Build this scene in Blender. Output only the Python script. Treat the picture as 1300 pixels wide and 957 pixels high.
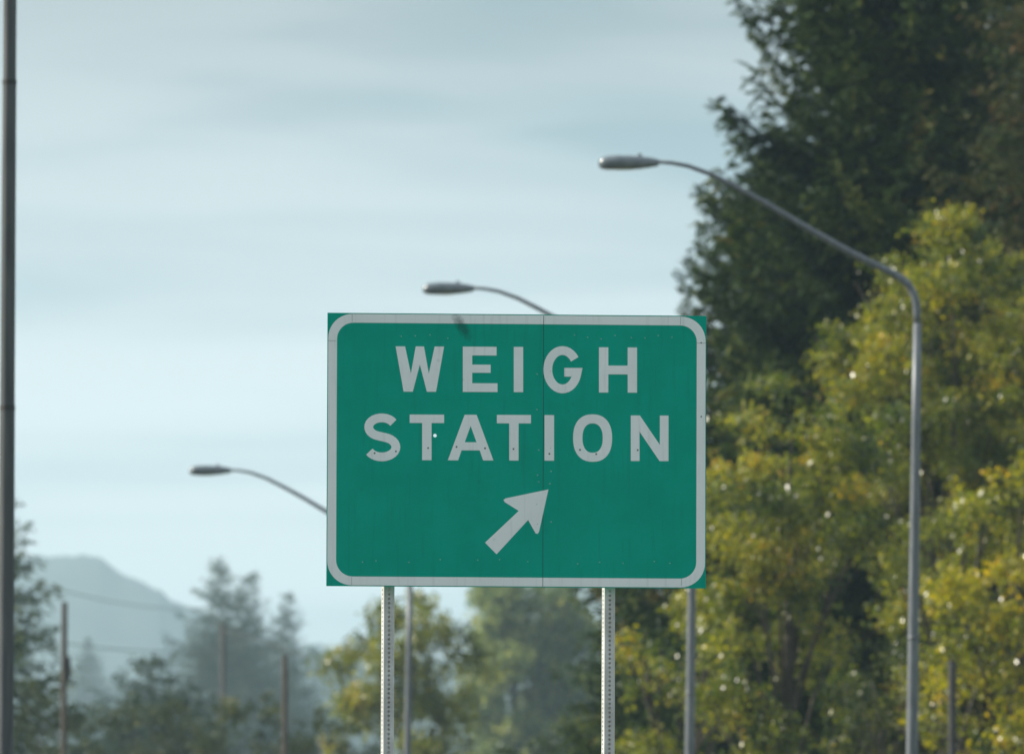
import bpy, bmesh, math, random
import numpy as np
from mathutils import Vector, Matrix

# ------------------------------------------------------------------ camera, world, sun, exposure
for o in list(bpy.data.objects):
    bpy.data.objects.remove(o)
sc = bpy.context.scene
COL = sc.collection
PW, PH, FPX = 1300.0, 957.0, 14000.0        # photo size, focal length in photo pixels
EYE = Vector((0.0, 0.0, 1.6))
HORIZON = 1284.0                             # pixel row of the horizon
PITCH = math.atan((HORIZON - PH / 2) / FPX)
ROLL = math.radians(0.2)
cam = bpy.data.cameras.new('camera')
cam_o = bpy.data.objects.new('camera', cam); COL.objects.link(cam_o)
cam.sensor_width = 36.0
cam.lens = FPX / PW * 36.0
cam.clip_start = 0.5; cam.clip_end = 30000
CAMROT = Matrix.Rotation(math.pi / 2 + PITCH, 4, 'X') @ Matrix.Rotation(ROLL, 4, 'Z')
cam_o.matrix_world = Matrix.Translation(EYE) @ CAMROT
cam.dof.use_dof = True
cam.dof.focus_distance = 62.2
cam.dof.aperture_fstop = 7.6
cam.dof.aperture_blades = 0
sc.camera = cam_o

SUN_EL, SUN_AZ = math.radians(33), math.radians(-80)   # azimuth clockwise from +Y (view direction)
sc.view_settings.view_transform = 'Standard'
sc.view_settings.look = 'None'
sc.view_settings.gamma = 1.0
sc.view_settings.exposure = 0.7
sc.cycles.use_denoising = True
sc.cycles.max_bounces = 8
sc.cycles.volume_bounces = 1
sc.cycles.sample_clamp_indirect = 6.0
sc.cycles.transparent_max_bounces = 8

world = bpy.data.worlds.new('World'); sc.world = world
world.use_nodes = True
nt = world.node_tree; nt.nodes.clear()
W = nt.nodes.new
out = W('ShaderNodeOutputWorld'); bg = W('ShaderNodeBackground')
sky = W('ShaderNodeTexSky'); sky.sky_type = 'NISHITA'; sky.sun_disc = False
sky.sun_elevation = SUN_EL; sky.sun_rotation = SUN_AZ
sky.air_density = 1.0; sky.dust_density = 1.2; sky.ozone_density = 1.6
tc = W('ShaderNodeTexCoord'); mp = W('ShaderNodeMapping')
mp.inputs['Scale'].default_value = (11, 4, 85)
mp.inputs['Location'].default_value = (3.1, 0, 0.7)
n1 = W('ShaderNodeTexNoise'); n1.inputs['Scale'].default_value = 1.0; n1.inputs['Detail'].default_value = 5
n1.inputs['Roughness'].default_value = 0.42; n1.inputs['Distortion'].default_value = 0.3
rmp = W('ShaderNodeValToRGB')
rmp.color_ramp.interpolation = 'EASE'
rmp.color_ramp.elements[0].position = 0.30; rmp.color_ramp.elements[0].color = (0, 0, 0, 1)
rmp.color_ramp.elements[1].position = 0.62; rmp.color_ramp.elements[1].color = (1, 1, 1, 1)
mixc = W('ShaderNodeMixRGB'); mixc.blend_type = 'MIX'
cloud = W('ShaderNodeMixRGB'); cloud.blend_type = 'MIX'
CL_DARK, CL_LIGHT = (2.1, 2.85, 3.3, 1), (4.45, 4.9, 5.05, 1)
cloud.inputs[1].default_value = CL_DARK; cloud.inputs[2].default_value = CL_LIGHT
mixc.inputs[0].default_value = 0.85
nt.links.new(tc.outputs['Generated'], mp.inputs['Vector'])
nt.links.new(mp.outputs[0], n1.inputs['Vector'])
nt.links.new(n1.outputs['Fac'], rmp.inputs[0])
nt.links.new(rmp.outputs[0], cloud.inputs[0])
sepz = W('ShaderNodeSeparateXYZ'); bank = W('ShaderNodeValToRGB')       # cloud bank: thinner and brighter low down
nt.links.new(tc.outputs['Generated'], sepz.inputs[0]); nt.links.new(sepz.outputs['Z'], bank.inputs[0])
e = bank.color_ramp.elements
e[0].position = 0.0; e[0].color = (.9,) * 3 + (1,)
e[1].position = 1.0; e[1].color = (1.35,) * 3 + (1,)
for p_, v_ in ((.02, .8), (.035, 1.0), (.055, 1.12), (.078, .88), (.092, .60), (.14, .8), (.3, 1.2)):
    q_ = e.new(p_); q_.color = (v_, v_, v_, 1)
bmul = W('ShaderNodeMixRGB'); bmul.blend_type = 'MULTIPLY'; bmul.inputs[0].default_value = 1.0
nt.links.new(cloud.outputs[0], bmul.inputs[1]); nt.links.new(bank.outputs[0], bmul.inputs[2])
nt.links.new(sky.outputs[0], mixc.inputs[1])
nt.links.new(bmul.outputs[0], mixc.inputs[2])
nt.links.new(mixc.outputs[0], bg.inputs['Color'])
bg.inputs['Strength'].default_value = 0.1
nt.links.new(bg.outputs[0], out.inputs['Surface'])

sun = bpy.data.lights.new('sun', 'SUN'); sun.energy = 5.0; sun.angle = math.radians(0.6)
sun.color = (1.0, 0.93, 0.80)
sun_o = bpy.data.objects.new('sun', sun); COL.objects.link(sun_o)
SUN_DIR = Vector((math.sin(SUN_AZ) * math.cos(SUN_EL), math.cos(SUN_AZ) * math.cos(SUN_EL), math.sin(SUN_EL)))
sun_o.rotation_euler = (-SUN_DIR).to_track_quat('-Z', 'Y').to_euler()
sun_o.location = (-40, 40, 60)

# ------------------------------------------------------------------ helpers
R3 = CAMROT.to_3x3()
def at(px, py, D):
    """point on the ray of a photo pixel at forward distance D (metres along +Y)"""
    d = R3 @ Vector(((px - PW / 2) / FPX, -(py - PH / 2) / FPX, -1.0))
    return EYE + d * (D / d.y)

def base_at(px, py, D, z=0.0):
    p = at(px, py, D); return Vector((p.x, p.y, z))

def tag(o, label, cat, group=None):
    o['label'] = label; o['category'] = cat
    if group: o['group'] = group
    return o

def empty(name, loc, label, cat, group=None, rz=0.0):
    o = bpy.data.objects.new(name, None); COL.objects.link(o)
    o.location = loc; o.rotation_euler = (0, 0, rz); o.empty_display_size = 0.3
    return tag(o, label, cat, group)

def link_mesh(name, me, mats, parent=None):
    o = bpy.data.objects.new(name, me); COL.objects.link(o)
    for m in (mats if isinstance(mats, (list, tuple)) else [mats]):
        me.materials.append(m)
    if parent: o.parent = parent
    return o

def from_bm(name, bm, mats, parent=None, smooth=False):
    me = bpy.data.meshes.new(name); bm.to_mesh(me); bm.free()
    if smooth:
        me.polygons.foreach_set('use_smooth', [True] * len(me.polygons))
    return link_mesh(name, me, mats, parent)

def tube(bm, pts, radii, seg=12, cap=True, squash=1.0, mat=0):
    pts = [Vector(p) for p in pts]
    rings = []
    for i, p in enumerate(pts):
        t = (pts[min(i + 1, len(pts) - 1)] - pts[max(i - 1, 0)]).normalized()
        ref = Vector((0, 1, 0)) if abs(t.y) < 0.9 else Vector((1, 0, 0))
        a = t.cross(ref).normalized(); b = t.cross(a).normalized()
        r = radii[i] if hasattr(radii, '__len__') else radii
        rings.append([bm.verts.new(p + a * (r * math.cos(2 * math.pi * k / seg)) + b * (r * squash * math.sin(2 * math.pi * k / seg))) for k in range(seg)])
    for A, B in zip(rings, rings[1:]):
        for k in range(seg):
            f = bm.faces.new((A[k], A[(k + 1) % seg], B[(k + 1) % seg], B[k])); f.material_index = mat
    if cap:
        for r in (rings[0][::-1], rings[-1]):
            f = bm.faces.new(r); f.material_index = mat
    return rings

def box(bm, c, s, mat=0, rot=None):
    m = Matrix.Translation(c) @ (rot.to_4x4() if rot else Matrix.Identity(4)) @ Matrix.Diagonal((*s, 1))
    r = bmesh.ops.create_cube(bm, size=1.0, matrix=m)
    for v in r['verts']:
        for f in v.link_faces: f.material_index = mat
    return r['verts']

# ------------------------------------------------------------------ materials
def principled(name):
    m = bpy.data.materials.new(name); m.use_nodes = True
    n = m.node_tree.nodes; return m, m.node_tree, n['Principled BSDF']

def surf(name, c1, c2, scale=8.0, rough=0.6, metal=0.0, detail=6, bump=0.0, stretch=(1, 1, 1), spec=0.5, lo=0.35, hi=0.65):
    m, t, b = principled(name)
    tcn = t.nodes.new('ShaderNodeTexCoord'); mpn = t.nodes.new('ShaderNodeMapping')
    mpn.inputs['Scale'].default_value = stretch
    nz = t.nodes.new('ShaderNodeTexNoise'); nz.inputs['Scale'].default_value = scale; nz.inputs['Detail'].default_value = detail
    rp = t.nodes.new('ShaderNodeValToRGB')
    rp.color_ramp.elements[0].position = lo; rp.color_ramp.elements[1].position = hi
    rp.color_ramp.elements[0].color = (*c1, 1); rp.color_ramp.elements[1].color = (*c2, 1)
    t.links.new(tcn.outputs['Object'], mpn.inputs[0]); t.links.new(mpn.outputs[0], nz.inputs['Vector'])
    t.links.new(nz.outputs['Fac'], rp.inputs[0]); t.links.new(rp.outputs[0], b.inputs['Base Color'])
    b.inputs['Roughness'].default_value = rough; b.inputs['Metallic'].default_value = metal
    b.inputs['Specular IOR Level'].default_value = spec
    if bump:
        bp = t.nodes.new('ShaderNodeBump'); bp.inputs['Strength'].default_value = bump; bp.inputs['Distance'].default_value = 0.02
        t.links.new(nz.outputs['Fac'], bp.inputs['Height']); t.links.new(bp.outputs[0], b.inputs['Normal'])
    return m

def leaf_mat(name, ramp, rough=0.4, trans=0.45, spec=0.5):
    """ramp: list of (pos, rgb) over the per-leaf 'tint' attribute"""
    m = bpy.data.materials.new(name); m.use_nodes = True
    t = m.node_tree; t.nodes.clear(); N = t.nodes.new
    o = N('ShaderNodeOutputMaterial'); at_ = N('ShaderNodeAttribute'); at_.attribute_name = 'tint'
    rp = N('ShaderNodeValToRGB')
    els = rp.color_ramp.elements
    els[0].position = ramp[0][0]; els[0].color = (*ramp[0][1], 1)
    els[1].position = ramp[-1][0]; els[1].color = (*ramp[-1][1], 1)
    for p, c in ramp[1:-1]:
        e = els.new(p); e.color = (*c, 1)
    b = N('ShaderNodeBsdfPrincipled'); b.inputs['Roughness'].default_value = rough
    b.inputs['Specular IOR Level'].default_value = spec
    tr = N('ShaderNodeBsdfTranslucent')
    hs = N('ShaderNodeHueSaturation'); hs.inputs['Saturation'].default_value = 1.15; hs.inputs['Value'].default_value = 1.3
    mx = N('ShaderNodeMixShader'); mx.inputs[0].default_value = trans
    L = t.links.new
    L(at_.outputs['Fac'], rp.inputs[0]); L(rp.outputs[0], b.inputs['Base Color']); L(rp.outputs[0], hs.inputs['Color'])
    L(hs.outputs[0], tr.inputs['Color']); L(b.outputs[0], mx.inputs[1]); L(tr.outputs[0], mx.inputs[2]); L(mx.outputs[0], o.inputs['Surface'])
    return m

M_galv = surf('galvanised_steel', (0.095, 0.108, 0.122), (0.15, 0.165, 0.18), 6, 0.5, 0.2, stretch=(4, 4, 0.6))
M_dark_steel = surf('weathered_dark_steel', (0.05, 0.058, 0.062), (0.085, 0.092, 0.096), 3, 0.8, 0.0, stretch=(5, 5, 0.5))
M_arm = surf('arm_aluminium', (0.15, 0.165, 0.185), (0.22, 0.24, 0.26), 5, 0.4, 0.4)
M_head = surf('lamp_housing_grey', (0.085, 0.108, 0.125), (0.13, 0.155, 0.175), 9, 0.24, 0.0, spec=0.9)
M_lens = surf('lamp_lens_glass', (0.30, 0.29, 0.25), (0.42, 0.40, 0.34), 5, 0.12, 0.0)
M_wood = surf('weathered_wood', (0.040, 0.032, 0.026), (0.095, 0.078, 0.062), 5, 0.85, stretch=(6, 6, 0.7), bump=0.4)
M_wood_grey = surf('grey_wood', (0.05, 0.048, 0.045), (0.09, 0.087, 0.08), 5, 0.85, stretch=(6, 6, 0.7))
M_black = surf('black_rubber', (0.015, 0.015, 0.016), (0.03, 0.03, 0.03), 6, 0.6)
M_bark = surf('bark', (0.03, 0.024, 0.018), (0.085, 0.07, 0.055), 4, 0.9, stretch=(5, 5, 1), bump=0.5)
M_post = surf('sign_post_paint', (0.42, 0.43, 0.41), (0.58, 0.59, 0.57), 14, 0.5, 0.1, stretch=(1, 1, 0.4))

M_fir = leaf_mat('fir_needles', [(0, (0.009, 0.022, 0.012)), (0.5, (0.046, 0.080, 0.022)), (0.85, (0.16, 0.175, 0.036)), (1, (0.15, 0.115, 0.04))], 0.5, 0.22, 0.08)
M_cedar = leaf_mat('cedar_fronds', [(0, (0.020, 0.034, 0.016)), (0.5, (0.045, 0.060, 0.024)), (0.8, (0.10, 0.10, 0.035)), (1, (0.17, 0.095, 0.045))], 0.5, 0.25, 0.08)
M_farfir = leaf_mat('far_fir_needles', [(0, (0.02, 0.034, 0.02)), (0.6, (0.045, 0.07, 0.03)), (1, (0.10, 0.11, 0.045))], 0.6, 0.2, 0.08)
YR = [(0, (0.022, 0.045, 0.012)), (0.3, (0.085, 0.118, 0.018)), (0.6, (0.215, 0.225, 0.038)), (0.9, (0.36, 0.33, 0.04)), (1, (0.46, 0.31, 0.04))]
M_alder = leaf_mat('autumn_alder_leaves', YR, 0.33, 0.45, .6)
M_maple = leaf_mat('yellow_maple_leaves', [(0, (0.045, 0.06, 0.014)), (0.35, (0.15, 0.17, 0.020)), (0.7, (0.38, 0.34, 0.03)), (1, (0.54, 0.36, 0.03))], 0.33, 0.48, .6)
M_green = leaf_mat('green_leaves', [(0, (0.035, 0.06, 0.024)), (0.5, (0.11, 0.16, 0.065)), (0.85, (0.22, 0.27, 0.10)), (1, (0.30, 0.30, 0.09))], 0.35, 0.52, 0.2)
M_bush = leaf_mat('dark_bush_leaves', [(0, (0.018, 0.030, 0.014)), (0.6, (0.045, 0.060, 0.022)), (1, (0.11, 0.11, 0.03))], 0.45, 0.25, 0.12)

def rise(y):
    f = min(1.0, max(0.0, (y - 700) / 1700)); return 50.0 * f * f * (3 - 2 * f)
# ------------------------------------------------------------------ setting: ground, road, hills
bm = bmesh.new()
bmesh.ops.create_grid(bm, x_segments=60, y_segments=160, size=6000)
for v in bm.verts:
    v.co.y += 4500
    v.co.z = rise(v.co.y)
g = from_bm('ground', bm, surf('roadside_grass', (0.045, 0.06, 0.02), (0.11, 0.105, 0.045), 0.4, 0.9, bump=0.3))
g['kind'] = 'structure'
bm = bmesh.new()
vs = [bm.verts.new(p) for p in ((-9, -60, 0.02), (5, -60, 0.02), (5, 60, 0.02), (-12, 420, 0.02), (-26, 420, 0.02), (-9, 60, 0.02))]
bm.faces.new(vs)
g = from_bm('road', bm, surf('asphalt', (0.042, 0.043, 0.045), (0.07, 0.07, 0.07), 3, 0.85)); g['kind'] = 'structure'
bm = bmesh.new()
for off, w in ((-8.4, .12), (4.4, .12)):
    bm.faces.new([bm.verts.new(p) for p in ((off, -60, 0.024), (off + w, -60, 0.024), (off + w, 60, 0.024), (off - 17 + w, 420, 0.024), (off - 17, 420, 0.024), (off, 60, 0.024))])
for y in range(-48, 60, 12):
    bm.faces.new([bm.verts.new(p) for p in ((-2.06, y, 0.024), (-1.94, y, 0.024), (-1.94, y + 3, 0.024), (-2.06, y + 3, 0.024))])
g = from_bm('road_markings', bm, surf('road_paint', (0.6, 0.6, 0.58), (0.8, 0.8, 0.78), 5, 0.6)); g['kind'] = 'structure'

def ridge(name, prof, D, depth, mat, seed, jag):
    rng = np.random.default_rng(seed)
    xs = np.arange(prof[0][0], prof[-1][0], 2.5)
    ys = np.interp(xs, [p[0] for p in prof], [p[1] for p in prof])
    kern = np.hanning(17); kern /= kern.sum()
    ys = np.convolve(np.pad(ys, 8, 'edge'), kern, 'valid')
    def fbm(k=1.0):
        o_ = np.zeros(len(xs))
        for wl, am in (((70, .8), (30, .7), (14, .5), (7, .35)) if k == 1 else ((90, .8), (45, .6))):
            gx = np.arange(xs[0] - wl * rng.uniform(1, 2), xs[-1] + 2 * wl, wl)
            o_ += am * k * np.interp(xs, gx, rng.normal(0, 1, len(gx)))
        return o_
    rows = []
    prof_d = [(-1.0, 0.0), (-.7, .32), (-.45, .55), (-.25, .78), (-.1, .94), (0, 1.0), (.2, .8), (.6, .4), (1, 0)]
    ph = rng.uniform(0, 6.28, 6)
    bm = bmesh.new()
    for dy, k in prof_d:
        row = []; yk = ys + fbm(1.0 if dy == 0 else 3.0)
        wob = rng.normal(0, 1, len(xs))
        wob = np.convolve(wob, np.ones(5) / 5, 'same')
        for i, (x, y) in enumerate(zip(xs, yk)):
            p = at(x, y, D)
            z = (p.z - 44) * k + 44 + jag * wob[i] * k * (1 if dy == 0 else 0) + 2 * jag * math.sin(x * .05 + ph[0] + dy * 9) * k * (1 - k) * 3
            row.append(bm.verts.new((p.x * (1 + dy * depth / D), D + dy * depth, z)))
        rows.append(row)
    for A, B in zip(rows, rows[1:]):
        for i in range(len(A) - 1):
            bm.faces.new((A[i], A[i + 1], B[i + 1], B[i]))
    o = from_bm(name, bm, mat, smooth=True); o['kind'] = 'structure'
    return o
M_hill = surf('forested_hill', (0.018, 0.030, 0.026), (0.036, 0.050, 0.038), 0.012, 0.95)
ridge('mountain', [(-700, 730), (-300, 700), (-60, 716), (20, 709), (90, 705), (125, 709), (150, 722), (180, 737), (205, 750), (222, 763), (250, 772), (300, 795),
                   (360, 812), (430, 824), (560, 838), (800, 850), (1400, 850), (2000, 870)], 6000, 1400, M_hill, 3, 1.6)

# ------------------------------------------------------------------ trees
def mesh_quads(name, V, tint, mat, parent, quad=True, smooth=False):
    """V (n,4,3) separate quads with one tint per quad"""
    n = len(V)
    me = bpy.data.meshes.new(name)
    me.vertices.add(n * 4); me.vertices.foreach_set('co', np.ascontiguousarray(V, dtype=np.float32).reshape(-1))
    me.loops.add(n * 4); me.loops.foreach_set('vertex_index', np.arange(n * 4, dtype=np.int32))
    me.polygons.add(n); me.polygons.foreach_set('loop_start', np.arange(0, n * 4, 4, dtype=np.int32))
    me.polygons.foreach_set('loop_total', np.full(n, 4, dtype=np.int32))
    a = me.attributes.new('tint', 'FLOAT', 'FACE'); a.data.foreach_set('value', np.clip(tint, 0, 1).astype(np.float32))
    me.update(calc_edges=True); me.validate()
    return link_mesh(name, me, mat, parent)

def unit(v): return v / (np.linalg.norm(v, axis=-1, keepdims=True) + 1e-9)

def leaf_quads(C, A, B, l, w):
    """pointed leaf (diamond, slightly folded) at C along A with width direction B"""
    l = np.asarray(l).reshape(-1, 1); w = np.asarray(w).reshape(-1, 1)
    Nn = np.cross(A, B)
    return np.stack([C - A * l * .5, C + B * w * .5 + Nn * w * .12, C + A * l * .5, C - B * w * .5 + Nn * w * .12], axis=1)

def broadleaf(name, base, clumps, mat, label, seed, leaf=0.11, per=150, group=None, tint0=.45, tint_sp=.14, trunk_r=.14, limbs=16, cat='tree', flat=.75, shell=0.45):
    """clumps: (n,4) world x,y,z,r ; crown = leaves round twigs in each clump"""
    rng = np.random.default_rng(seed)
    base = Vector(base)
    root = empty(name, base, label, cat, group)
    cl = np.array(clumps, dtype=float); cl[:, :3] -= np.array(base)
    Q, T = [], []
    for x, y, z, r in cl:
        n = int(per * (r / .6) ** 2)
        nt_ = max(5, n // 14)                        # twigs in this clump
        td = unit(rng.normal(0, 1, (nt_, 3)) + [0, 0, .25])
        tl = r * rng.uniform(.45, 1.18, nt_)
        ti = rng.integers(0, nt_, n)
        u = rng.uniform(shell, 1, n)
        pos = td[ti] * (tl[ti] * u)[:, None] * [1, 1, flat] + [x, y, z] + rng.normal(0, leaf * .8, (n, 3))
        pos[:, 2] -= .12 * r * u * u
        A = unit(rng.normal(0, 1, (n, 3)) + td[ti] * .5 + [0, 0, -.4])
        up = unit(rng.normal(0, .75, (n, 3)) + [0, 0, .8])
        B = unit(np.cross(up, A))
        l = leaf * rng.uniform(.6, 1.35, n)
        Q.append(leaf_quads(pos, A, B, l, l * rng.uniform(.55, .85, n)))
        ct = tint0 + rng.normal(0, tint_sp)
        tt = ct + rng.normal(0, .13, nt_)[ti] + rng.normal(0, .10, n)
        hot = rng.random(nt_)[ti] < .04
        tt[hot] += .35
        T.append(tt)
    mesh_quads('crown', np.concatenate(Q), np.concatenate(T), mat, root)
    bm = bmesh.new()
    top = cl[np.argmax(cl[:, 2])][:3]
    cen = cl[:, :3].mean(0)
    H = top[2]
    pts = [(cen[0] * f * f + rng.normal(0, .05) * (f > 0), cen[1] * f * f, H * .93 * f) for f in (0, .15, .3, .45, .6, .75, .9, 1)]
    tube(bm, pts, [trunk_r * (1.25 if i == 0 else 1) * (1 - .9 * i / 7) for i in range(8)], 8)
    P = np.array(pts)
    for i in rng.permutation(len(cl))[:limbs]:
        c = cl[i, :3]
        zz = np.clip(c[2] * .62, .2, H * .85)
        s = np.array([np.interp(zz, P[:, 2], P[:, k]) for k in range(3)])
        mid = s * .5 + c * .5 + np.array([0, 0, .12 * abs(c[2] - s[2])]) + rng.normal(0, .08, 3)
        r0 = trunk_r * .35
        tube(bm, [s, mid, c], [r0, r0 * .6, r0 * .15], 5)
        for _ in range(3):
            e = c + rng.normal(0, 1, 3) * cl[i, 3] * .6
            tube(bm, [mid, (mid + e) / 2 + [0, 0, .1], e], [r0 * .4, r0 * .28, r0 * .08], 4)
    from_bm('trunk', bm, M_bark, root, smooth=True)
    return root

def crown_clumps(blobs, seed, r=(.45, .9), dens=1.0):
    """blobs: (px, py, D, rx px, ry px, depth m) ellipsoids -> clump centres biased to the shell"""
    rng = np.random.default_rng(seed); outl = []
    for px, py, D, rx, ry, dep in blobs:
        s = D / FPX
        c = np.array(at(px, py, D)); rad = np.array([rx * s, dep, ry * s])
        vol = rad.prod(); n = int(max(6, dens * 5.5 * (rad[0] * rad[2] + rad[0] * rad[1] + rad[1] * rad[2]) / 3 ** .5 * .5))
        d = unit(rng.normal(0, 1, (n, 3)))
        k = rng.uniform(.35, 1.0, n) ** .5 * (1 + .10 * np.sin(d[:, 0] * 5 + seed) + rng.normal(0, .08, n))
        p = c + d * rad * k[:, None]
        rr = rng.uniform(*r, n)
        outl.append(np.column_stack([p, rr]))
    a = np.concatenate(outl)
    return a[a[:, 2] > .4]

def conifer(name, base, H, rad, label, seed, mat, whorl=.5, per=6, card=(.19, .040), twig_sp=.2, droop=.25, zmin=.06, group=None, trunk_r=.3,
            cards_per_m=9, tint0=.4, lift=.12, shape=.85, twl=.33, dens_top=1.0, cat='tree'):
    rng = np.random.default_rng(seed)
    root = empty(name, base, label, cat, group)
    Q, T = [], []
    bm = bmesh.new()
    nseg = 10
    sway = [(rng.normal(0, .01 * H * (i / nseg)), rng.normal(0, .01 * H * (i / nseg)), H * i / nseg) for i in range(nseg + 1)]
    sway[0] = (0, 0, 0)
    tube(bm, sway, [trunk_r * (1 - .95 * i / nseg) for i in range(nseg + 1)], 8)
    SP = np.array(sway)
    z = H * zmin
    while z < H * .985:
        f = z / H
        Rm = rad * (1 - f) ** shape + .12 * rad * (1 - f) * 0 + .02 * rad
        nb = per if f < .9 else max(3, per - 2)
        a0 = rng.uniform(0, 6.28)
        for b in range(nb):
            az = a0 + 6.283 * b / nb + rng.normal(0, .25)
            L = Rm * rng.uniform(.55, 1.12) * (1.25 if rng.random() < .1 else 1)
            zz = z + rng.uniform(-.4, .4) * whorl
            s = np.array([np.interp(zz, SP[:, 2], SP[:, k]) for k in range(3)]); s[2] = zz
            d = np.array([math.cos(az), math.sin(az), 0])
            n = 9
            t = np.linspace(0, 1, n)
            dr = droop * rng.uniform(.6, 1.4) * (1.1 - .6 * f)
            elev = .35 * f * f
            ax = s + np.outer(t * L, d)
            ax[:, 2] += L * (elev * t - dr * t ** 1.4 + lift * 1.6 * t ** 4)
            side = np.array([-d[1], d[0], 0])
            ax += np.outer(np.sin(t * 2.5 + rng.uniform(0, 6)) * .04 * L * t, side)
            tube(bm, [ax[0], ax[2], ax[4], ax[6], ax[7], ax[8]], [max(.012, .011 * L), .009 * L, .006 * L, .0035 * L, .002 * L, .001 * L], 4, cap=False)
            # twigs
            m = max(4, int(L / twig_sp))
            ts = np.linspace(.12, 1.0, m) + rng.normal(0, .3 / m, m)
            ts = np.clip(ts, .05, 1)
            for sgn in (-1, 1, 0):
                tk = ts if sgn else ts[::2]
                P = np.stack([np.interp(tk, t, ax[:, k]) for k in range(3)], 1)
                fw = (ax[-1] - ax[0]) / (np.linalg.norm(ax[-1] - ax[0]) + 1e-6)
                tw = unit(fw * rng.uniform(.35, .95, (len(tk), 1)) + side * (sgn * rng.uniform(.6, 1.0, (len(tk), 1))) + np.array([0, 0, 1]) * rng.normal(-.15 if sgn else -.35, .42, (len(tk), 1)))
                ln = twl * L * (1.12 - tk) ** .6 * rng.uniform(.6, 1.2, len(tk)) + card[0] * .8
                if not sgn: ln *= .75
                nc = np.maximum(2, (ln * cards_per_m).astype(int))
                idx = np.repeat(np.arange(len(tk)), nc)
                k = len(idx)
                u = rng.uniform(.05, 1, k)
                pos = P[idx] + tw[idx] * (ln[idx] * u)[:, None]
                pos[:, 2] -= .22 * ln[idx] * u * u * droop * 3
                pos += rng.normal(0, card[1] * .6, (k, 3))
                A = unit(tw[idx] + rng.normal(0, .32, (k, 3)) + [0, 0, -.12])
                B = unit(np.cross(A, unit(rng.normal(0, .6, (k, 3)) + [0, 0, .9])))
                l = card[0] * rng.uniform(.6, 1.3, k)
                Q.append(leaf_quads(pos, A, B, l, card[1] * rng.uniform(.7, 1.4, k)))
                bt = tint0 + rng.normal(0, .17) + .25 * (rng.random() < .12)
                T.append(bt + .14 * (u - .5) + rng.normal(0, .1, k) + (.2 if rng.random() < .03 else 0))
        z += whorl * rng.uniform(.75, 1.25) * (1 - .45 * f)
    mesh_quads('crown', np.concatenate(Q), np.concatenate(T), mat, root)
    from_bm('trunk', bm, M_bark, root, smooth=True)
    return root

def dup(root, loc, rz, label, scale=1.0, group=None):
    r = root.copy(); COL.objects.link(r); r.location = loc; r.rotation_euler = (0, 0, rz); r.scale = (scale,) * 3
    r['label'] = label
    if group: r['group'] = group
    for ch in list(root.children):
        c = ch.copy(); COL.objects.link(c); c.parent = r
    return r

def fir_at(px, py_top, D, rad_px_at, label, seed, mat=None, **k):
    """conifer whose apex shows at photo pixel (px, py_top); rad_px_at = (py, radius px) half width there"""
    tip = at(px, py_top, D); z0 = rise(D) - .4 * (D > 600); H = tip.z - z0
    s = D / FPX
    py, rp = rad_px_at
    f = (at(px, py, D).z - z0) / H
    shape = k.get('shape', .85)
    rad = rp * s / (1 - f) ** shape
    return conifer(k.pop('name', 'fir_tree'), (tip.x, D, z0), H, rad, label, seed, mat or M_fir, **k)

# tall conifers on the right
fir_at(1120, -560, 232, (300, 215), 'tall dark fir nearest the lamp arm, its ragged left branches against the sky', 11, whorl=.46, per=10, zmin=.25, twig_sp=.13, cards_per_m=40, droop=.16, lift=.22, twl=.24, trunk_r=.38, tint0=.28)
fir_at(1262, -700, 246, (300, 190), 'tall dark fir behind the curved lamp arm, second from the sky edge', 12, whorl=.46, per=9, zmin=.25, twig_sp=.17, cards_per_m=24, droop=.26, twl=.26, trunk_r=.40, tint0=.34)
fir_at(1350, -420, 228, (300, 170), 'cedar with brown tinged drooping fronds at upper right corner', 13, mat=M_cedar, name='cedar_tree', whorl=.40, per=8, zmin=.1, twig_sp=.19, cards_per_m=20, droop=.5, lift=.2, trunk_r=.36, tint0=.52)
fir_at(985, 150, 244, (420, 110), 'shorter dark fir below the tall one, just right of the green sign top', 14, whorl=.42, per=9, zmin=.2, twig_sp=.13, cards_per_m=34, droop=.16, lift=.2, twl=.26, trunk_r=.25, tint0=.30)
fir_at(800, 640, 330, (800, 62), 'dark fir with drooping branches behind the right sign post', 15, whorl=.5, per=6, zmin=.08, card=(.28, .06), twig_sp=.22, cards_per_m=12, droop=.4, trunk_r=.25, tint0=.4)

# autumn broadleaf trees on the right
broadleaf('alder_tree', base_at(1200, 600, 216), crown_clumps([(1085, 455, 217, 55, 60, 1.2), (1150, 385, 217, 60, 70, 1.2), (1208, 300, 216, 18, 28, .6), (1215, 470, 216, 115, 150, 2.2), (1135, 520, 216, 95, 130, 2.0), (1290, 500, 217, 110, 180, 2.2), (1200, 690, 217, 160, 180, 2.4), (1210, 345, 216, 45, 58, 1.0), (1210, 900, 217, 150, 190, 2.2)], 21),
          M_alder, 'tallest yellow green alder, behind the near lamp pole', 22, leaf=.092, per=330, tint0=.45)
broadleaf('alder_tree', base_at(1000, 800, 206), crown_clumps([(1010, 610, 206, 105, 115, 1.8), (935, 700, 206, 80, 130, 1.7), (1070, 720, 207, 80, 130, 1.7), (990, 830, 206, 120, 130, 2.0), (1085, 560, 207, 60, 70, 1.2), (1010, 1000, 206, 130, 130, 2.0)], 23),
          M_alder, 'yellow green alder filling the space between green sign and near lamp pole', 24, leaf=.092, per=330, tint0=.50)
broadleaf('maple_tree', base_at(1290, 800, 198), crown_clumps([(1285, 660, 198, 85, 95, 1.6), (1230, 770, 198, 65, 110, 1.5), (1320, 800, 198, 85, 140, 1.8), (1255, 900, 198, 80, 120, 1.8), (1330, 1000, 198, 120, 130, 1.8)], 25),
          M_maple, 'bright yellow maple right of the near lamp pole', 26, leaf=.10, per=230, tint0=.48)
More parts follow.
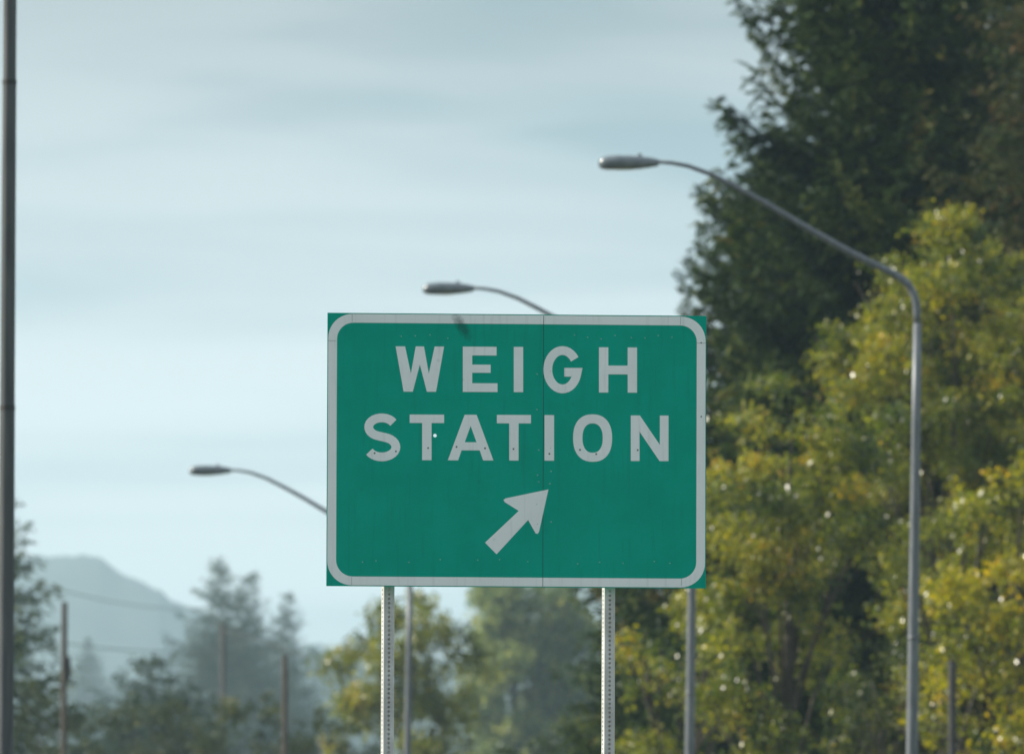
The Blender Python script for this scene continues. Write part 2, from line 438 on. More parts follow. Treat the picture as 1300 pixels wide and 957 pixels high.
broadleaf('alder_tree', base_at(850, 830, 222), crown_clumps([(840, 830, 222, 60, 75, 1.6), (885, 860, 222, 55, 90, 1.6), (860, 960, 222, 80, 100, 1.7)], 27),
          M_alder, 'small olive alder behind the far right edge of the sign', 28, leaf=.115, per=120, tint0=.48)
broadleaf('shrub', base_at(1130, 900, 203), crown_clumps([(1125, 880, 203, 55, 70, 1.3), (1130, 990, 203, 80, 80, 1.4)], 29),
          M_bush, 'dark shrub at the foot of the near lamp pole', 30, leaf=.10, per=120, tint0=.4, trunk_r=.07, cat='shrub')

# hazy trees behind the sign posts
broadleaf('birch_tree', base_at(520, 830, 430), crown_clumps([(515, 815, 430, 50, 70, 2.2), (465, 860, 430, 40, 60, 2.0), (565, 850, 430, 48, 70, 2.0), (510, 950, 430, 90, 90, 2.8)], 31, r=(.7, 1.2)),
          M_alder, 'pale yellow green tree behind the left sign post', 32, leaf=.17, per=100, tint0=.46, tint_sp=.1)
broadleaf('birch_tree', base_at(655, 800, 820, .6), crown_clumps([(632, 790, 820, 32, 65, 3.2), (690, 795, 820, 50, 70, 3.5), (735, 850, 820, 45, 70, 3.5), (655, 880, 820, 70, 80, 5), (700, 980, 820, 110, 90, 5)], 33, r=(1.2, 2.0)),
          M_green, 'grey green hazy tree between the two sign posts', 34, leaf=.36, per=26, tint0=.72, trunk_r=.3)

# left: near dark conifer, far hazy conifers
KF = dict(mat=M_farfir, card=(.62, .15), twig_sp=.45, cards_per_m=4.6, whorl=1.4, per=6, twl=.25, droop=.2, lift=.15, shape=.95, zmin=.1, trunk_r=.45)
fir_at(4, 610, 420, (820, 74), 'dark fir at far left half hidden by the steel pole', 41, card=(.34, .075), twig_sp=.25, cards_per_m=10, whorl=.7, per=6, zmin=.15, droop=.3, trunk_r=.3, tint0=.35)
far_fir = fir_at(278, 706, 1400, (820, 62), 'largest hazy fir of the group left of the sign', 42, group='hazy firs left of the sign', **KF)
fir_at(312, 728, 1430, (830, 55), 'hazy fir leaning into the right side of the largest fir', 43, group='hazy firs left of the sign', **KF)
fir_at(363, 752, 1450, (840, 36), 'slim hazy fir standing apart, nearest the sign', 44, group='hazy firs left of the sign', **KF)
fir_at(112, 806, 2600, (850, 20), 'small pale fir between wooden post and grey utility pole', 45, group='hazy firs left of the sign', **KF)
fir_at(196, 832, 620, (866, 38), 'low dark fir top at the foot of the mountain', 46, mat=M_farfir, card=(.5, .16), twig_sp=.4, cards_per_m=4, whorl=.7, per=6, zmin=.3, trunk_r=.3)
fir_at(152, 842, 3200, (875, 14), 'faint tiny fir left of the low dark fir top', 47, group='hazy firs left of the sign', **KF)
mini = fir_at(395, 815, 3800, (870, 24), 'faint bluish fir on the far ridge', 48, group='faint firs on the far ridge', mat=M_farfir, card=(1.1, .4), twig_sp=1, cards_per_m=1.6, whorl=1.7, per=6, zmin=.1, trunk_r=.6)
H0 = at(395, 815, 3800).z - 49.6
rr = random.Random(5)
for px, py in ((418, 824), (440, 835), (345, 846), (330, 850), (377, 838), (462, 842), (240, 856), (130, 858), (172, 862)):
    D = rr.uniform(3600, 4000); p = at(px, py, D)
    dup(mini, (p.x, D, 49.6), rr.uniform(0, 6), 'faint bluish fir on the far ridge', (p.z - 49.6) / H0, 'faint firs on the far ridge')

# roadside bushes, lower left
for i, (px, py, D, rx, lab, m, t0) in enumerate((
        (190, 905, 380, 60, 'rounded green bush below the low dark fir top', M_bush, .45),
        (310, 898, 375, 62, 'yellowish bush at the foot of the grey utility pole', M_bush, .5),
        (395, 918, 385, 55, 'low bush left of the pale birch', M_bush, .5),
        (40, 905, 390, 70, 'dark bush under the fir beside the steel pole', M_bush, .4),
        (118, 922, 372, 55, 'low dark bush right of the wooden post', M_bush, .45),
        (250, 945, 368, 60, 'low dark bush in front of the yellowish bush', M_bush, .4),
        (460, 938, 372, 60, 'dark bush in front of the pale birch', M_bush, .4),
        (575, 945, 370, 65, 'dark bush between the sign posts on the left', M_bush, .42),
        (690, 945, 368, 65, 'dark bush between the sign posts on the right', M_bush, .42),
        (790, 942, 300, 70, 'dark bush below the drooping fir', M_bush, .42))):
    broadleaf('bush', base_at(px, py, D), crown_clumps([(px, py + 24, D, rx, 48, 1.6), (px + 8, py + 120, D, rx * 1.25, 90, 1.9)], 60 + i, r=(.55, .9)),
              m, lab, 80 + i, leaf=.15, per=75, tint0=t0, trunk_r=.07, limbs=10, cat='bush', group='roadside bushes')

# ------------------------------------------------------------------ the weigh station sign
DS = 62.2
S = DS / FPX                                   # metres per photo pixel at the sign
YAW = math.radians(4.5)
sc_c = at(656, 572, DS)
sign = empty('highway_sign', (sc_c.x, sc_c.y, 0), 'large green weigh station sign with white lettering and arrow on two posts', 'road sign', rz=YAW)
SX = S / math.cos(YAW)
Z0 = sc_c.z
def sp(px, py, y=0.0):                          # photo pixel -> sign local coordinates (x, y, z)
    # undo the camera roll about the sign centre
    dx, dy = px - 656, py - 572
    c, s = math.cos(ROLL), math.sin(ROLL)
    x = dx * c + dy * s; yy = -dx * s + dy * c
    return Vector((x * SX, y, Z0 - yy * S))
def su(x, z_up, y=0.0):                         # upright sign units (photo px, centred)
    return Vector((x * SX, y, Z0 + z_up * S))
HW, HH = 241.0, 173.5                           # half size of the panel in px

def poly_mesh(name, loops, y, thick, mat, parent, bevel=0.0):
    """filled 2-D outlines (first outer, rest holes) in sign units, extruded"""
    cu = bpy.data.curves.new(name, 'CURVE'); cu.dimensions = '2D'; cu.fill_mode = 'BOTH'
    cu.extrude = thick / 2; cu.bevel_depth = bevel
    for lp in loops:
        for ring in lp:
            s_ = cu.splines.new('POLY'); s_.points.add(len(ring) - 1); s_.use_cyclic_u = True
            for p_, (x, z) in zip(s_.points, ring): p_.co = (x * SX, z * S, 0, 1)
    tmp = bpy.data.objects.new(name, cu); COL.objects.link(tmp)
    dg = bpy.context.evaluated_depsgraph_get()
    me = bpy.data.meshes.new_from_object(tmp.evaluated_get(dg))
    bpy.data.objects.remove(tmp)
    me.name = name
    me.transform(Matrix.Translation((0, y, Z0)) @ Matrix.Rotation(math.pi / 2, 4, 'X'))
    me.materials.clear()
    return link_mesh(name, me, mat, parent)

def circ(cx, cz, r, n=16, rz=None, a0=0.0):
    rz = rz or r
    return [(cx + r * math.cos(a0 + 2 * math.pi * k / n), cz + rz * math.sin(a0 + 2 * math.pi * k / n)) for k in range(n)]
def rrect(hw, hh, r, n=10):
    o = []
    for cx, cz, a in ((hw - r, hh - r, 0), (-hw + r, hh - r, 90), (-hw + r, -hh + r, 180), (hw - r, -hh + r, 270)):
        for k in range(n + 1):
            t = math.radians(a + 90 * k / n); o.append((cx + r * math.cos(t), cz + r * math.sin(t)))
    return o

# zoomed-reading units (2.518 per photo px, origin photo (400,380)) -> sign units
def zu(x, y):
    px, py = x / 2.518 + 400, y / 2.518 + 380
    dx, dy = px - 656, py - 572
    c, s = math.cos(ROLL), math.sin(ROLL)
    return (dx * c + dy * s, -(-dx * s + dy * c))

def sign_sheet(name, c1, c2, rough, scuff=True, rim=0.9):
    m, t, b = principled(name)
    N = t.nodes.new; L = t.links.new
    tcn = N('ShaderNodeTexCoord')
    nz = N('ShaderNodeTexNoise'); nz.inputs['Scale'].default_value = 3.0; nz.inputs['Detail'].default_value = 8; nz.inputs['Roughness'].default_value = .6
    rp = N('ShaderNodeValToRGB'); rp.color_ramp.elements[0].position = .3; rp.color_ramp.elements[1].position = .7
    rp.color_ramp.elements[0].color = (*c1, 1); rp.color_ramp.elements[1].color = (*c2, 1)
    L(tcn.outputs['Object'], nz.inputs['Vector']); L(nz.outputs['Fac'], rp.inputs[0])
    # rain streaks and dirt specks
    mpn = N('ShaderNodeMapping'); mpn.inputs['Scale'].default_value = (16, 1, 1.2)
    n2 = N('ShaderNodeTexNoise'); n2.inputs['Scale'].default_value = 2.2; n2.inputs['Detail'].default_value = 5
    L(tcn.outputs['Object'], mpn.inputs[0]); L(mpn.outputs[0], n2.inputs['Vector'])
    r2 = N('ShaderNodeValToRGB'); r2.color_ramp.elements[0].position = .55; r2.color_ramp.elements[1].position = .8
    r2.color_ramp.elements[0].color = (0, 0, 0, 1); r2.color_ramp.elements[1].color = (.35, .35, .35, 1)
    L(n2.outputs['Fac'], r2.inputs[0])
    mx = N('ShaderNodeMixRGB'); mx.inputs[2].default_value = (c1[0] * .55 + .01, c1[1] * .55 + .01, c1[2] * .55 + .01, 1)
    L(r2.outputs[0], mx.inputs[0]); L(rp.outputs[0], mx.inputs[1])
    n3 = N('ShaderNodeTexVoronoi'); n3.inputs['Scale'].default_value = 7.5
    r3 = N('ShaderNodeValToRGB'); r3.color_ramp.elements[0].position = .03; r3.color_ramp.elements[1].position = .11
    r3.color_ramp.elements[0].color = (.45, .45, .45, 1); r3.color_ramp.elements[1].color = (0, 0, 0, 1)
    L(tcn.outputs['Object'], n3.inputs['Vector']); L(n3.outputs['Distance'], r3.inputs[0])
    m3 = N('ShaderNodeMixRGB'); m3.inputs[2].default_value = (c1[0] * .4 + .01, c1[1] * .5, c1[2] * .5, 1)
    n4 = N('ShaderNodeTexNoise'); n4.inputs['Scale'].default_value = 2.1
    mm = N('ShaderNodeMath'); mm.operation = 'MULTIPLY'
    L(tcn.outputs['Object'], n4.inputs['Vector']); L(r3.outputs[0], mm.inputs[0]); L(n4.outputs['Fac'], mm.inputs[1])
    L(mm.outputs[0], m3.inputs[0]); L(mx.outputs[0], m3.inputs[1])
    # dark scuff near the top edge
    vd = N('ShaderNodeVectorMath'); vd.operation = 'SUBTRACT'
    cpt = su(*zu(468, 86)); vd.inputs[1].default_value = cpt
    ms = N('ShaderNodeMapping'); ms.vector_type = 'TEXTURE'; ms.inputs['Rotation'].default_value = (0, math.radians(-30), 0); ms.inputs['Scale'].default_value = (.05, 1000, .15)
    ln = N('ShaderNodeVectorMath'); ln.operation = 'LENGTH'
    L(tcn.outputs['Object'], vd.inputs[0]); L(vd.outputs[0], ms.inputs[0]); L(ms.outputs[0], ln.inputs[0])
    nn = N('ShaderNodeTexNoise'); nn.inputs['Scale'].default_value = 40
    L(tcn.outputs['Object'], nn.inputs['Vector'])
    ad = N('ShaderNodeMath'); ad.operation = 'MULTIPLY_ADD'; ad.inputs[1].default_value = .6
    L(nn.outputs['Fac'], ad.inputs[0]); L(ln.outputs['Value'], ad.inputs[2])
    r4 = N('ShaderNodeValToRGB'); r4.color_ramp.elements[0].position = .55; r4.color_ramp.elements[1].position = 1.05
    r4.color_ramp.elements[0].color = (.6, .6, .6, 1); r4.color_ramp.elements[1].color = (0, 0, 0, 1)
    L(ad.outputs[0], r4.inputs[0])
    m4 = N('ShaderNodeMixRGB'); m4.inputs[2].default_value = (.012, .06, .055, 1)
    L(r4.outputs[0], m4.inputs[0]); L(m3.outputs[0], m4.inputs[1])
    L(m4.outputs[0], b.inputs['Base Color'])
    b.inputs['Roughness'].default_value = rough
    b.inputs['Specular IOR Level'].default_value = .05
    return m
M_sgreen = sign_sheet('green_sheeting', (0.0005, 0.31, 0.222), (0.001, 0.355, 0.257), .6)
M_swhite = sign_sheet('white_sheeting', (0.72, 0.76, 0.75), (0.79, 0.83, 0.82), .5)
M_salu = surf('sign_back_aluminium', (.4, .41, .42), (.5, .51, .52), 6, .4, .6)
M_rivet = surf('rivet_dull', (.08, .12, .11), (.12, .18, .16), 9, .5, .2)
M_rivet_bright = surf('rivet_bright', (.25, .42, .38), (.35, .5, .46), 9, .4, .3)

seam = zu(730, 300)[0]
hole = zu(383, 436)
T_P = .004
def panel(x0, x1, holes):
    return poly_mesh('sign_panel', [[[(x0, -HH), (x1, -HH), (x1, HH), (x0, HH)]] + holes], 0, T_P, M_sgreen, sign)
pl = panel(-HW, seam - .35, [circ(hole[0], hole[1], 2.3, 10)])
pr = panel(seam + .35, HW, [])

FRONT = -T_P / 2
# border in segments split at the seam
def border_half(sgn):
    o = rrect(HW - 1.0, HH - 1.2, 31); i = rrect(HW - 12.2, HH - 12.4, 21)
    if sgn < 0:
        cut = seam - .35; ok = lambda p: p[0] <= cut
    else:
        cut = seam + .35; ok = lambda p: p[0] >= cut
    def arcs(ring):
        pts = [p for p in ring if (p[0] < 0) == (sgn < 0)]
        return pts
    oo, ii = arcs(o), arcs(i)
    # ring order is counter-clockwise starting right-top; left half: top-left .. bottom-left ; right half: bottom-right .. top-right
    if sgn > 0:
        oo = oo[len(oo) // 2:] + oo[:len(oo) // 2]; ii = ii[len(ii) // 2:] + ii[:len(ii) // 2]
        oo = [(cut, oo[0][1])] + oo + [(cut, oo[-1][1])]; ii = [(cut, ii[0][1])] + ii + [(cut, ii[-1][1])]
    else:
        oo = [(cut, oo[0][1])] + oo + [(cut, oo[-1][1])]; ii = [(cut, ii[0][1])] + ii + [(cut, ii[-1][1])]
    return oo + ii[::-1]
for s_ in (-1, 1):
    poly_mesh('border', [[border_half(s_)]], FRONT - .0006, .0012, M_swhite, sign)

# letters -----------------------------------------------------------
def Zl(pts): return [zu(x, y) for x, y in pts]
def ribbon(path, w):
    """closed outline of a constant-width stroke along a path (zoom units)"""
    P = [Vector(p) for p in path]; Lh, Rh = [], []
    for k in range(len(P)):
        d0 = (P[k] - P[k - 1]).normalized() if k else None
        d1 = (P[k + 1] - P[k]).normalized() if k < len(P) - 1 else None
        if d0 is None: d0 = d1
        if d1 is None: d1 = d0
        n0 = Vector((-d0.y, d0.x)); n1 = Vector((-d1.y, d1.x))
        m_ = (n0 + n1).normalized(); q = w / 2 / max(.35, m_.dot(n0))
        Lh.append(tuple(P[k] + m_ * q)); Rh.append(tuple(P[k] - m_ * q))
    return Lh + Rh[::-1]
def arc(cx, cy, rx, ry, a0, a1, n=14):
    return [(cx + rx * math.cos(math.radians(a0 + (a1 - a0) * k / n)), cy - ry * math.sin(math.radians(a0 + (a1 - a0) * k / n))) for k in range(n + 1)]

def gl_W(x0, x1, t, b):
    w = x1 - x0
    q = lambda f, y: (x0 + f * w, y)
    return [Zl([q(0, t), q(.195, t), q(.315, t + .60 * (b - t)), q(.415, t), q(.585, t), q(.685, t + .60 * (b - t)), q(.805, t), q(1, t), q(.835, b), q(.645, b), q(.5, t + .40 * (b - t)), q(.355, b), q(.165, b)])]
def gl_E(x0, x1, t, b):
    m = (t + b) / 2 - 2; k = 28
    return [Zl([(x0, t), (x1 - 3, t), (x1 - 3, t + k), (x0 + 30, t + k), (x0 + 30, m - 13), (x1 - 22, m - 13), (x1 - 22, m + 13), (x0 + 30, m + 13), (x0 + 30, b - k), (x1, b - k), (x1, b), (x0, b)])]
def gl_I(x0, x1, t, b): return [Zl([(x0, t), (x1, t), (x1, b), (x0, b)])]
def gl_H(x0, x1, t, b):
    m = (t + b) / 2; k = 30
    return [Zl([(x0, t), (x0 + k, t), (x0 + k, m - 14), (x1 - k, m - 14), (x1 - k, t), (x1, t), (x1, b), (x1 - k, b), (x1 - k, m + 14), (x0 + k, m + 14), (x0 + k, b), (x0, b)])]
def gl_T(x0, x1, t, b):
    c = (x0 + x1) / 2
    return [Zl([(x0, t), (x1, t), (x1, t + 27), (c + 15, t + 27), (c + 15, b), (c - 15, b), (c - 15, t + 27), (x0, t + 27)])]
def gl_A(x0, x1, t, b):
    c = (x0 + x1) / 2
    o = [(c - 19, t), (c + 19, t), (x1, b), (x1 - 33, b), (x1 - 44, b - 32), (x0 + 44, b - 32), (x0 + 33, b), (x0, b)]
    h = [(c, t + 36), (c + 19, b - 58), (c - 19, b - 58)]
    return [Zl(o), Zl(h)]
def gl_N(x0, x1, t, b):
    return [Zl([(x0, t), (x0 + 29, t), (x1 - 28, b - 52), (x1 - 28, t), (x1, t), (x1, b), (x1 - 29, b), (x0 + 28, t + 52), (x0 + 28, b), (x0, b)])]
def super_ring(cx, cy, rx, ry, p, n=40):
    r = []
    for k in range(n):
        a = 2 * math.pi * k / n; c, s = math.cos(a), math.sin(a)
        r.append((cx + rx * math.copysign(abs(c) ** p, c), cy + ry * math.copysign(abs(s) ** p, s)))
    return r
def gl_O(x0, x1, t, b):
    cx, cy = (x0 + x1) / 2, (t + b) / 2
    return [Zl(super_ring(cx, cy, (x1 - x0) / 2, (b - t) / 2 + 3, .86)), Zl(super_ring(cx, cy, (x1 - x0) / 2 - 30, (b - t) / 2 - 26, .86))]
def gl_G(x0, x1, t, b):
    cx, cy = (x0 + x1) / 2, (t + b) / 2; rx, ry = (x1 - x0) / 2 - 14, (b - t) / 2 - 11
    path2 = arc(cx, cy, rx, ry, 33, 345, 28) + [(cx + rx, cy + 8), (cx + 6, cy + 8)]
    return [Zl(ribbon(path2, 28))]
def gl_S(x0, x1, t, b):
    cx = (x0 + x1) / 2; rx = (x1 - x0) / 2 - 15; h = b - t
    ru = h * .25 - 7; cu_ = t + 13 + ru - 2; rl = (h - 24 - 2 * ru) / 2; cl_ = b - 12 - rl + 2
    path = arc(cx, cu_, rx * .93, ru, 28, 255, 16) + arc(cx, cl_, rx, rl, 75, -152, 18)
    return [Zl(ribbon(path, 28))]
t1, b1, t2, b2 = 151, 296, 369, 515
glyphs = [gl_W(257, 412, t1, b1), gl_E(472, 583, t1, b1), gl_I(635, 665, t1, b1), gl_G(730, 852, t1, b1), gl_H(908, 1030, t1, b1),
          gl_S(153, 273, t2, b2), gl_T(302, 412, t2, b2), gl_A(424, 570, t2, b2), gl_T(581, 690, t2, b2), gl_I(733.5, 764, t2, b2), gl_O(825, 950, t2, b2), gl_N(1010, 1131, t2, b2)]
for words in (glyphs[:5], glyphs[5:]):
    poly_mesh('lettering', words, FRONT - .0008, .0016, M_swhite, sign)
# arrow
arrow = [(746, 607), (716, 742), (712, 749), (705, 748), (681, 705), (580, 815), (543, 778), (651, 676), (606, 648), (602, 641), (609, 636)]
poly_mesh('arrow', [[Zl(arrow)]], FRONT - .0008, .0016, M_swhite, sign)

# rivets on the letters (dull) and along the panel edges (bright)
def rivet(x, y, r, mat, lift):
    bm = bmesh.new()
    c = su(*zu(x, y), FRONT - lift)
    m = Matrix.Translation(c) @ Matrix.Rotation(math.pi / 2, 4, 'X')
    q = bmesh.ops.create_cone(bm, cap_ends=True, segments=10, radius1=r, radius2=r * .6, depth=.003, matrix=m)
    from_bm('rivet', bm, (M_rivet, M_rivet_bright)[mat], sign)
for x, y in ((190, 493), (258, 487), (361, 476), (452, 472), (543, 476), (634, 478), (749, 493), (847, 480), (899, 493), (1032, 480)):
    rivet(x, y, .006, 0, .0025)
rv = random.Random(9)
for x in (275, 320, 367, 424, 830, 872, 915, 960, 1012, 1056, 1098, 1142):
    rivet(x, 118 + rv.uniform(-6, 8), .0036, 1, .001)
for x in (152, 195, 300, 400, 520, 590, 680, 840, 910, 985, 1085, 1135):
    rivet(x, 838 + rv.uniform(-8, 8), .0036, 1, .001)
for y in (235, 355, 475, 555, 588, 655, 716):
    for dx in (-18, 24):
        if rv.random() < .75: rivet(730 + dx + rv.uniform(-4, 4), y + rv.uniform(-8, 8), .004, 1, .001)
for y in (135, 372):
    rivet(1236, y, .005, 0, .002)
# short border joints
for a, b_ in (((118, 48), (118, 74)), ((1170, 50), (1170, 78)), ((39, 134), (66, 134)), ((1222, 136), (1250, 136)), ((117, 889), (117, 914)), ((1172, 889), (1172, 914))):
    p, q = su(*zu(*a), FRONT - .0022), su(*zu(*b_), FRONT - .0022)
    c = (p + q) / 2; d = q - p; bm = bmesh.new()
    box(bm, c, (max(abs(d.x), .0014), .0008, max(abs(d.z), .0014)))
    from_bm('border_joint', bm, M_rivet, sign)

# strip behind the seam
bm = bmesh.new(); box(bm, su(seam, 0, .0035), (.05, .002, 2 * HH * S * .995)); from_bm('seam_strip', bm, M_black, sign)
# back beams and perforated posts
PS = .0635
for zz in (110, -110):
    bm = bmesh.new()
    box(bm, su(0, zz, .026), (2 * HW * SX * .94, .045, .06))
    from_bm('cross_beam', bm, M_salu, sign)
def perforated_post(cx, ztop):
    bm = bmesh.new(); cell = .0254; hr = .0075; h = PS / 2; y0 = .06 + h
    n = int(ztop / cell)
    cnr = [math.radians(a) for a in range(0, 360, 45)]
    ib = .012                                         # half width of the drilled strip
    def face_strip(fn):
        for i in range(n):
            zc = (i + .5) * cell
            inner = [bm.verts.new(fn(hr * math.cos(a + .3927), zc + hr * math.sin(a + .3927))) for a in cnr]
            sq = [(ib, .0), (ib, .0127), (0, .0127), (-ib, .0127), (-ib, 0), (-ib, -.0127), (0, -.0127), (ib, -.0127)]
            outer = [bm.verts.new(fn(x, zc + z)) for x, z in sq]
            for k in range(8):
                k2 = (k + 1) % 8
                bm.faces.new((outer[k], outer[k2], inner[k]))
                bm.faces.new((inner[k], outer[k2], inner[k2]))
        zt = n * cell
        for x0, x1 in ((-h + .006, -ib), (ib, h - .006)):
            bm.faces.new([bm.verts.new(fn(*p)) for p in ((x0, 0), (x1, 0), (x1, zt), (x0, zt))])
    face_strip(lambda u, z: (cx + u, y0 - h, z))
    face_strip(lambda u, z: (cx - u, y0 + h, z))
    face_strip(lambda u, z: (cx - h, y0 - u, z))
    face_strip(lambda u, z: (cx + h, y0 + u, z))
    zt = n * cell; r = .006
    for sx, sy in ((1, 1), (1, -1), (-1, 1), (-1, -1)):   # rounded corners
        pr_ = None
        for k in range(5):
            a = math.pi / 2 * k / 4
            x = cx + sx * (h - r + r * math.cos(a)); y = y0 + sy * (h - r + r * math.sin(a))
            v = (bm.verts.new((x, y, 0)), bm.verts.new((x, y, zt)))
            if pr_: bm.faces.new((pr_[0], v[0], v[1], pr_[1]))
            pr_ = v
    bmesh.ops.recalc_face_normals(bm, faces=bm.faces)
    bmesh.ops.rotate(bm, verts=bm.verts, cent=(cx, y0, 0), matrix=Matrix.Rotation(math.radians(9), 3, 'Z'))
    return from_bm('post', bm, M_post, sign)
for px in (494, 774.5):
    perforated_post(sp(px, 750).x, Z0 + 150 * S)

# ------------------------------------------------------------------ street lamps
LAMPS = (
    (1.0, 1163, 208, 137.0, 'nearest and tallest street lamp, its bare pole in front of the yellow trees'),
    (.851, 880, 367.5, 161.0, 'middle street lamp with its head just above the green sign top'),
    (.6925, 520, 598, 197.8, 'farthest street lamp with its arm ending behind the left sign edge'))
# arm centre line of the near lamp: (px from pole, px below head) and radius px
ARM = [(-335, -1.5, 2.3), (-312, 0, 2.5), (-290, 4, 2.7), (-262, 14, 3.0), (-232, 29, 3.3), (-195, 49, 3.6), (-158, 71, 3.9), (-120, 93, 4.2), (-84, 113, 4.45), (-56, 127, 4.6), (-40, 134.5, 4.7), (-27, 141, 4.8), (-16, 148, 4.85), (-8, 156, 4.9), (-2, 166, 4.95), (1, 177, 5.0), (2, 190, 5.05), (2.5, 205, 5.1)]
def street_lamp(k, xp, yh, D, label):
    s = D / FPX
    pole_p = at(xp, yh, D)
    zh = pole_p.z
    lean = .0105
    base = Vector((pole_p.x - lean * zh * .72, D, 0))
    root = empty('street_lamp', base, label, 'street lamp', 'street lamps along the exit ramp')
    def L(dx, dy): return Vector((pole_p.x - base.x + dx * k * s + dy * k * s * math.sin(ROLL) * -1, 0, zh - dy * k * s))
    bm = bmesh.new()
    pts = [L(a, b) for a, b, _ in ARM]
    tube(bm, pts, [r * k * s for _, _, r in ARM], 12)
    from_bm('arm', bm, M_galv, root, smooth=True)
    bm = bmesh.new()
    top = L(2.5, 203)
    n = 8
    tube(bm, [top * (1 - i / n) + Vector((0, 0, 0)) * 1 for i in range(n)] + [Vector((0, 0, .12))], [k * s * (5.12 + 4.6 * i / n) for i in range(n + 1)], 16)
    rz = top.lerp(Vector((0, 0, 0)), .385)               # slip joint ring
    ax = top.normalized()
    tube(bm, [rz - ax * .02, rz + ax * .02], k * s * 7.25, 16)
    from_bm('pole', bm, M_galv, root, smooth=True)
    bm = bmesh.new()
    box(bm, (0, 0, .03), (.42, .42, .06)); tube(bm, [(0, 0, .06), (0, 0, .25)], [.15, .12], 12)
    for i in (-1, 1):
        for j in (-1, 1): tube(bm, [(i * .16, j * .16, .06), (i * .16, j * .16, .11)], .02, 6)
    from_bm('base_plate', bm, M_galv, root)
    # cobra head: cross sections along x from the arm end to the tip (k*s px units)
    bm = bmesh.new()
    secs = [(-328, 0.0, 4.0, 4.4, 4.0), (-340, 0.2, 5.5, 7.4, 5.8), (-352, 0.2, 8, 8.8, 7.4), (-366, 0, 11, 9.6, 8.2), (-380, -.2, 13, 9.6, 8.6), (-391, 0, 12.5, 9.0, 8.4), (-398, .3, 11, 7.8, 7.6), (-402, .6, 8.5, 5.8, 5.8), (-404.5, .9, 4.5, 2.8, 3.0)]
    rings = []
    for x, cz, hy, up, dn in secs:
        ring = []
        for q in range(20):
            a = 2 * math.pi * q / 20
            c_, s__ = math.cos(a), math.sin(a)
            zz = up * abs(s__) ** .8 if s__ > 0 else -dn * min(1, abs(s__) * 1.7)
            v = L(x, cz - zz); v.y += hy * 1.25 * c_ * k * s
            ring.append(bm.verts.new(v))
        rings.append(ring)
    for A, B in zip(rings, rings[1:]):
        for q in range(20): bm.faces.new((A[q], A[(q + 1) % 20], B[(q + 1) % 20], B[q]))
    bm.faces.new(rings[0][::-1]); bm.faces.new(rings[-1])
    bmesh.ops.recalc_face_normals(bm, faces=bm.faces)
    hd = from_bm('lamp_head', bm, M_head, root, smooth=True)
    bm = bmesh.new()                                       # drop lens under the head
    rings = []
    for x, w, d in ((-356, 5.5, 1.5), (-362, 7.5, 3), (-374, 9, 3.4), (-386, 8.5, 3.2), (-393, 6, 1.8)):
        ring = []
        for q in range(13):
            a = math.pi * q / 12
            v = L(x, 6.2 + d * math.sin(a)); v.y += w * math.cos(a) * k * s
            ring.append(bm.verts.new(v))
        rings.append(ring)
    for A, B in zip(rings, rings[1:]):
        for q in range(12): bm.faces.new((A[q], A[q + 1], B[q + 1], B[q]))
        bm.faces.new((A[0], B[0], B[12], A[12]))
    bm.faces.new(rings[0]); bm.faces.new(rings[-1][::-1])
    bmesh.ops.recalc_face_normals(bm, faces=bm.faces)
    from_bm('lens', bm, M_lens, hd, smooth=True)
    bm = bmesh.new()                                       # photocell on top
    p = L(-352, -6.5)
    tube(bm, [p, p + Vector((0, 0, 5 * k * s))], [3.4 * k * s, 2.6 * k * s], 10)
    from_bm('photocell', bm, M_head, hd)
    return root
for a in LAMPS: street_lamp(*a)

# ------------------------------------------------------------------ steel pole at the left edge
D = 105.0; s = D / FPX
p_top = at(13.5, -120, D); p_bot = at(7, 866, D)
d = (p_bot - p_top); base = p_top + d * (p_top.z / (p_top.z - p_bot.z)); base.z = 0
pole = empty('steel_pole', base, 'dark steel pole in jointed sections at the far left edge', 'pole')
def pz(py): return at(10, py, D).z
bm = bmesh.new()
ax = (p_top - base) / (p_top.z)
def pp(z): return ax * z
zs = [0, 2, pz(866), pz(518)]
tube(bm, [pp(0), pp(pz(518) + .02)], [.086, .073], 20)
tube(bm, [pp(pz(518)), pp(pz(105) + .02)], [.071, .066], 20)
tube(bm, [pp(pz(105)), pp(p_top.z)], [.0635, .061], 20)
from_bm('shaft', bm, M_dark_steel, pole, smooth=False)
for py, r in ((518, .0745), (105, .068)):
    bm = bmesh.new(); z = pz(py)
    tube(bm, [pp(z - .02), pp(z + .025)], r + .0015, 20)
    from_bm('joint_band', bm, M_black, pole)
bm = bmesh.new(); tube(bm, [pp(p_top.z), pp(p_top.z + .05)], [.066, .03], 16); from_bm('cap', bm, M_dark_steel, pole)
bm = bmesh.new(); box(bm, (0, 0, .02), (.34, .34, .04)); from_bm('base_plate', bm, M_dark_steel, pole)

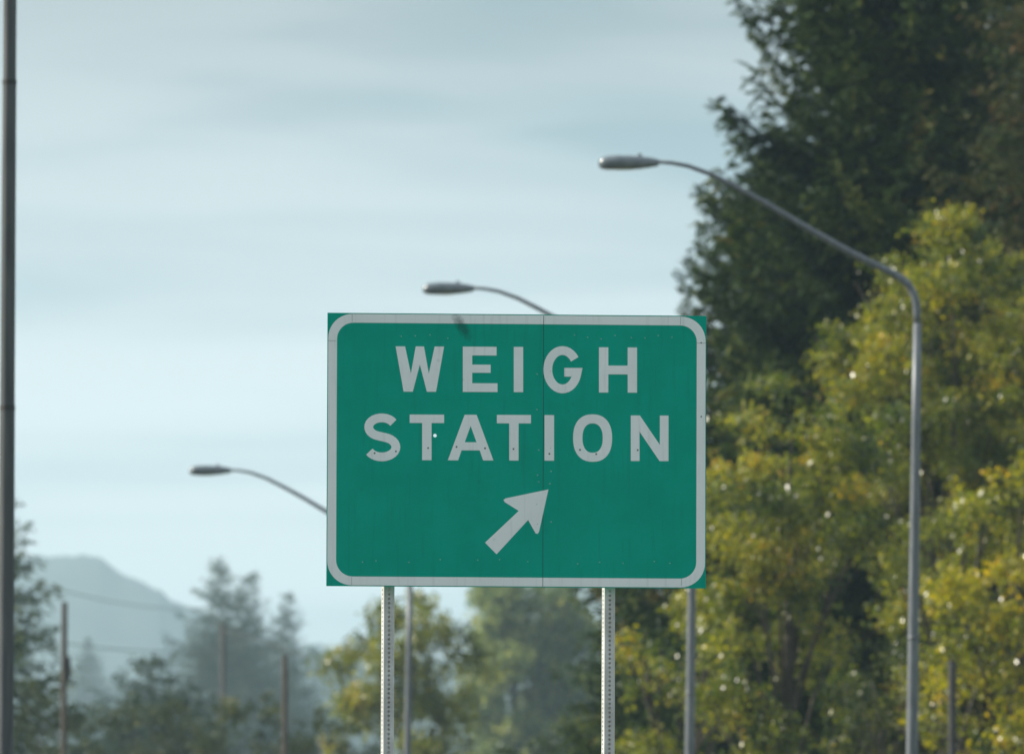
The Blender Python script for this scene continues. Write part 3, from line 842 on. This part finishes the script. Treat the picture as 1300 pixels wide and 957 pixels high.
# ------------------------------------------------------------------ wooden posts, utility pole and wires
def wood_post(px, py, D, rpx, label, mat, name='wooden_post', cat='post', extra=None, lean=0.0):
    t = at(px, py, D); s = D / FPX
    root = empty(name, (t.x, D, 0), label, cat)
    bm = bmesh.new()
    tube(bm, [(lean * (1 - i / 6) * -t.z, 0, t.z * i / 6) for i in range(7)], [rpx * s * (1.12 - .12 * i / 6) for i in range(7)], 10)
    from_bm('shaft', bm, mat, root, smooth=False)
    if extra: extra(root, t, s)
    return root
def stub_box(root, t, s):
    bm = bmesh.new(); z = at(86, 848, 310).z
    box(bm, (5.2 * s, -.02, z), (6 * s, .1, 30 * s)); bmesh.ops.bevel(bm, geom=bm.edges[:], offset=.015, segments=2, affect='EDGES')
    from_bm('side_box', bm, M_black, root)
wood_post(82, 764, 310, 3.7, 'brown wooden post with a dark box on its side, near the left edge', M_wood, extra=stub_box)
wood_post(362, 831, 300, 3.6, 'short wooden post with a pale top, below the slim hazy fir', M_wood)
wood_post(1209, 838, 188, 5, 'dark wooden post in front of the yellow maple', M_black)
wood_post(284, 792, 640, 4.0, 'grey utility pole in front of the largest hazy fir', M_wood_grey, 'utility_pole', 'utility pole')
def wire(pts, D0, D1, rpx, label):
    n = len(pts); P = []
    for i in range(41):
        f = i / 40 * (n - 1); a = min(int(f), n - 2); u = f - a
        p0, p1, p2, p3 = pts[max(a - 1, 0)], pts[a], pts[a + 1], pts[min(a + 2, n - 1)]
        c = [.5 * (2 * p1[k] + (p2[k] - p0[k]) * u + (2 * p0[k] - 5 * p1[k] + 4 * p2[k] - p3[k]) * u * u + (3 * p1[k] - p0[k] - 3 * p2[k] + p3[k]) * u ** 3) for k in (0, 1)]
        P.append(at(c[0], c[1], D0 + (D1 - D0) * i / 40))
    bm = bmesh.new(); tube(bm, P, rpx * D0 / FPX, 6)
    tag(from_bm('utility_wire', bm, M_black), label, 'wire', 'utility wires')
wire([(-60, 690), (45, 739), (90, 752), (140, 763), (190, 770), (240, 773), (290, 770), (345, 760)], 560, 1040, .85, 'upper utility wire sagging across the mountain')
wire([(-60, 770), (50, 808), (120, 821), (180, 826), (235, 828), (284, 826)], 560, 640, .75, 'lower utility wire leading to the grey utility pole')
wire([(284, 800), (330, 812), (385, 832), (420, 848), (520, 890)], 640, 560, .7, 'utility wire running down from the grey pole towards the birch')

# ------------------------------------------------------------------ haze
bm = bmesh.new()
bmesh.ops.create_cube(bm, size=1.0, matrix=Matrix.Translation((0, 3700, 143)) @ Matrix.Diagonal((4200, 8000, 290, 1)))
hz = bpy.data.materials.new('haze_air'); hz.use_nodes = True
hz.node_tree.nodes.clear()
ho = hz.node_tree.nodes.new('ShaderNodeOutputMaterial'); hv = hz.node_tree.nodes.new('ShaderNodeVolumePrincipled')
hv.inputs['Density'].default_value = 0.00011
hv.inputs['Color'].default_value = (0.62, 0.85, 1.0, 1)
hv.inputs['Anisotropy'].default_value = 0.0
hz.node_tree.links.new(hv.outputs[0], ho.inputs['Volume'])
h = from_bm('haze', bm, hz); h['kind'] = 'stuff'
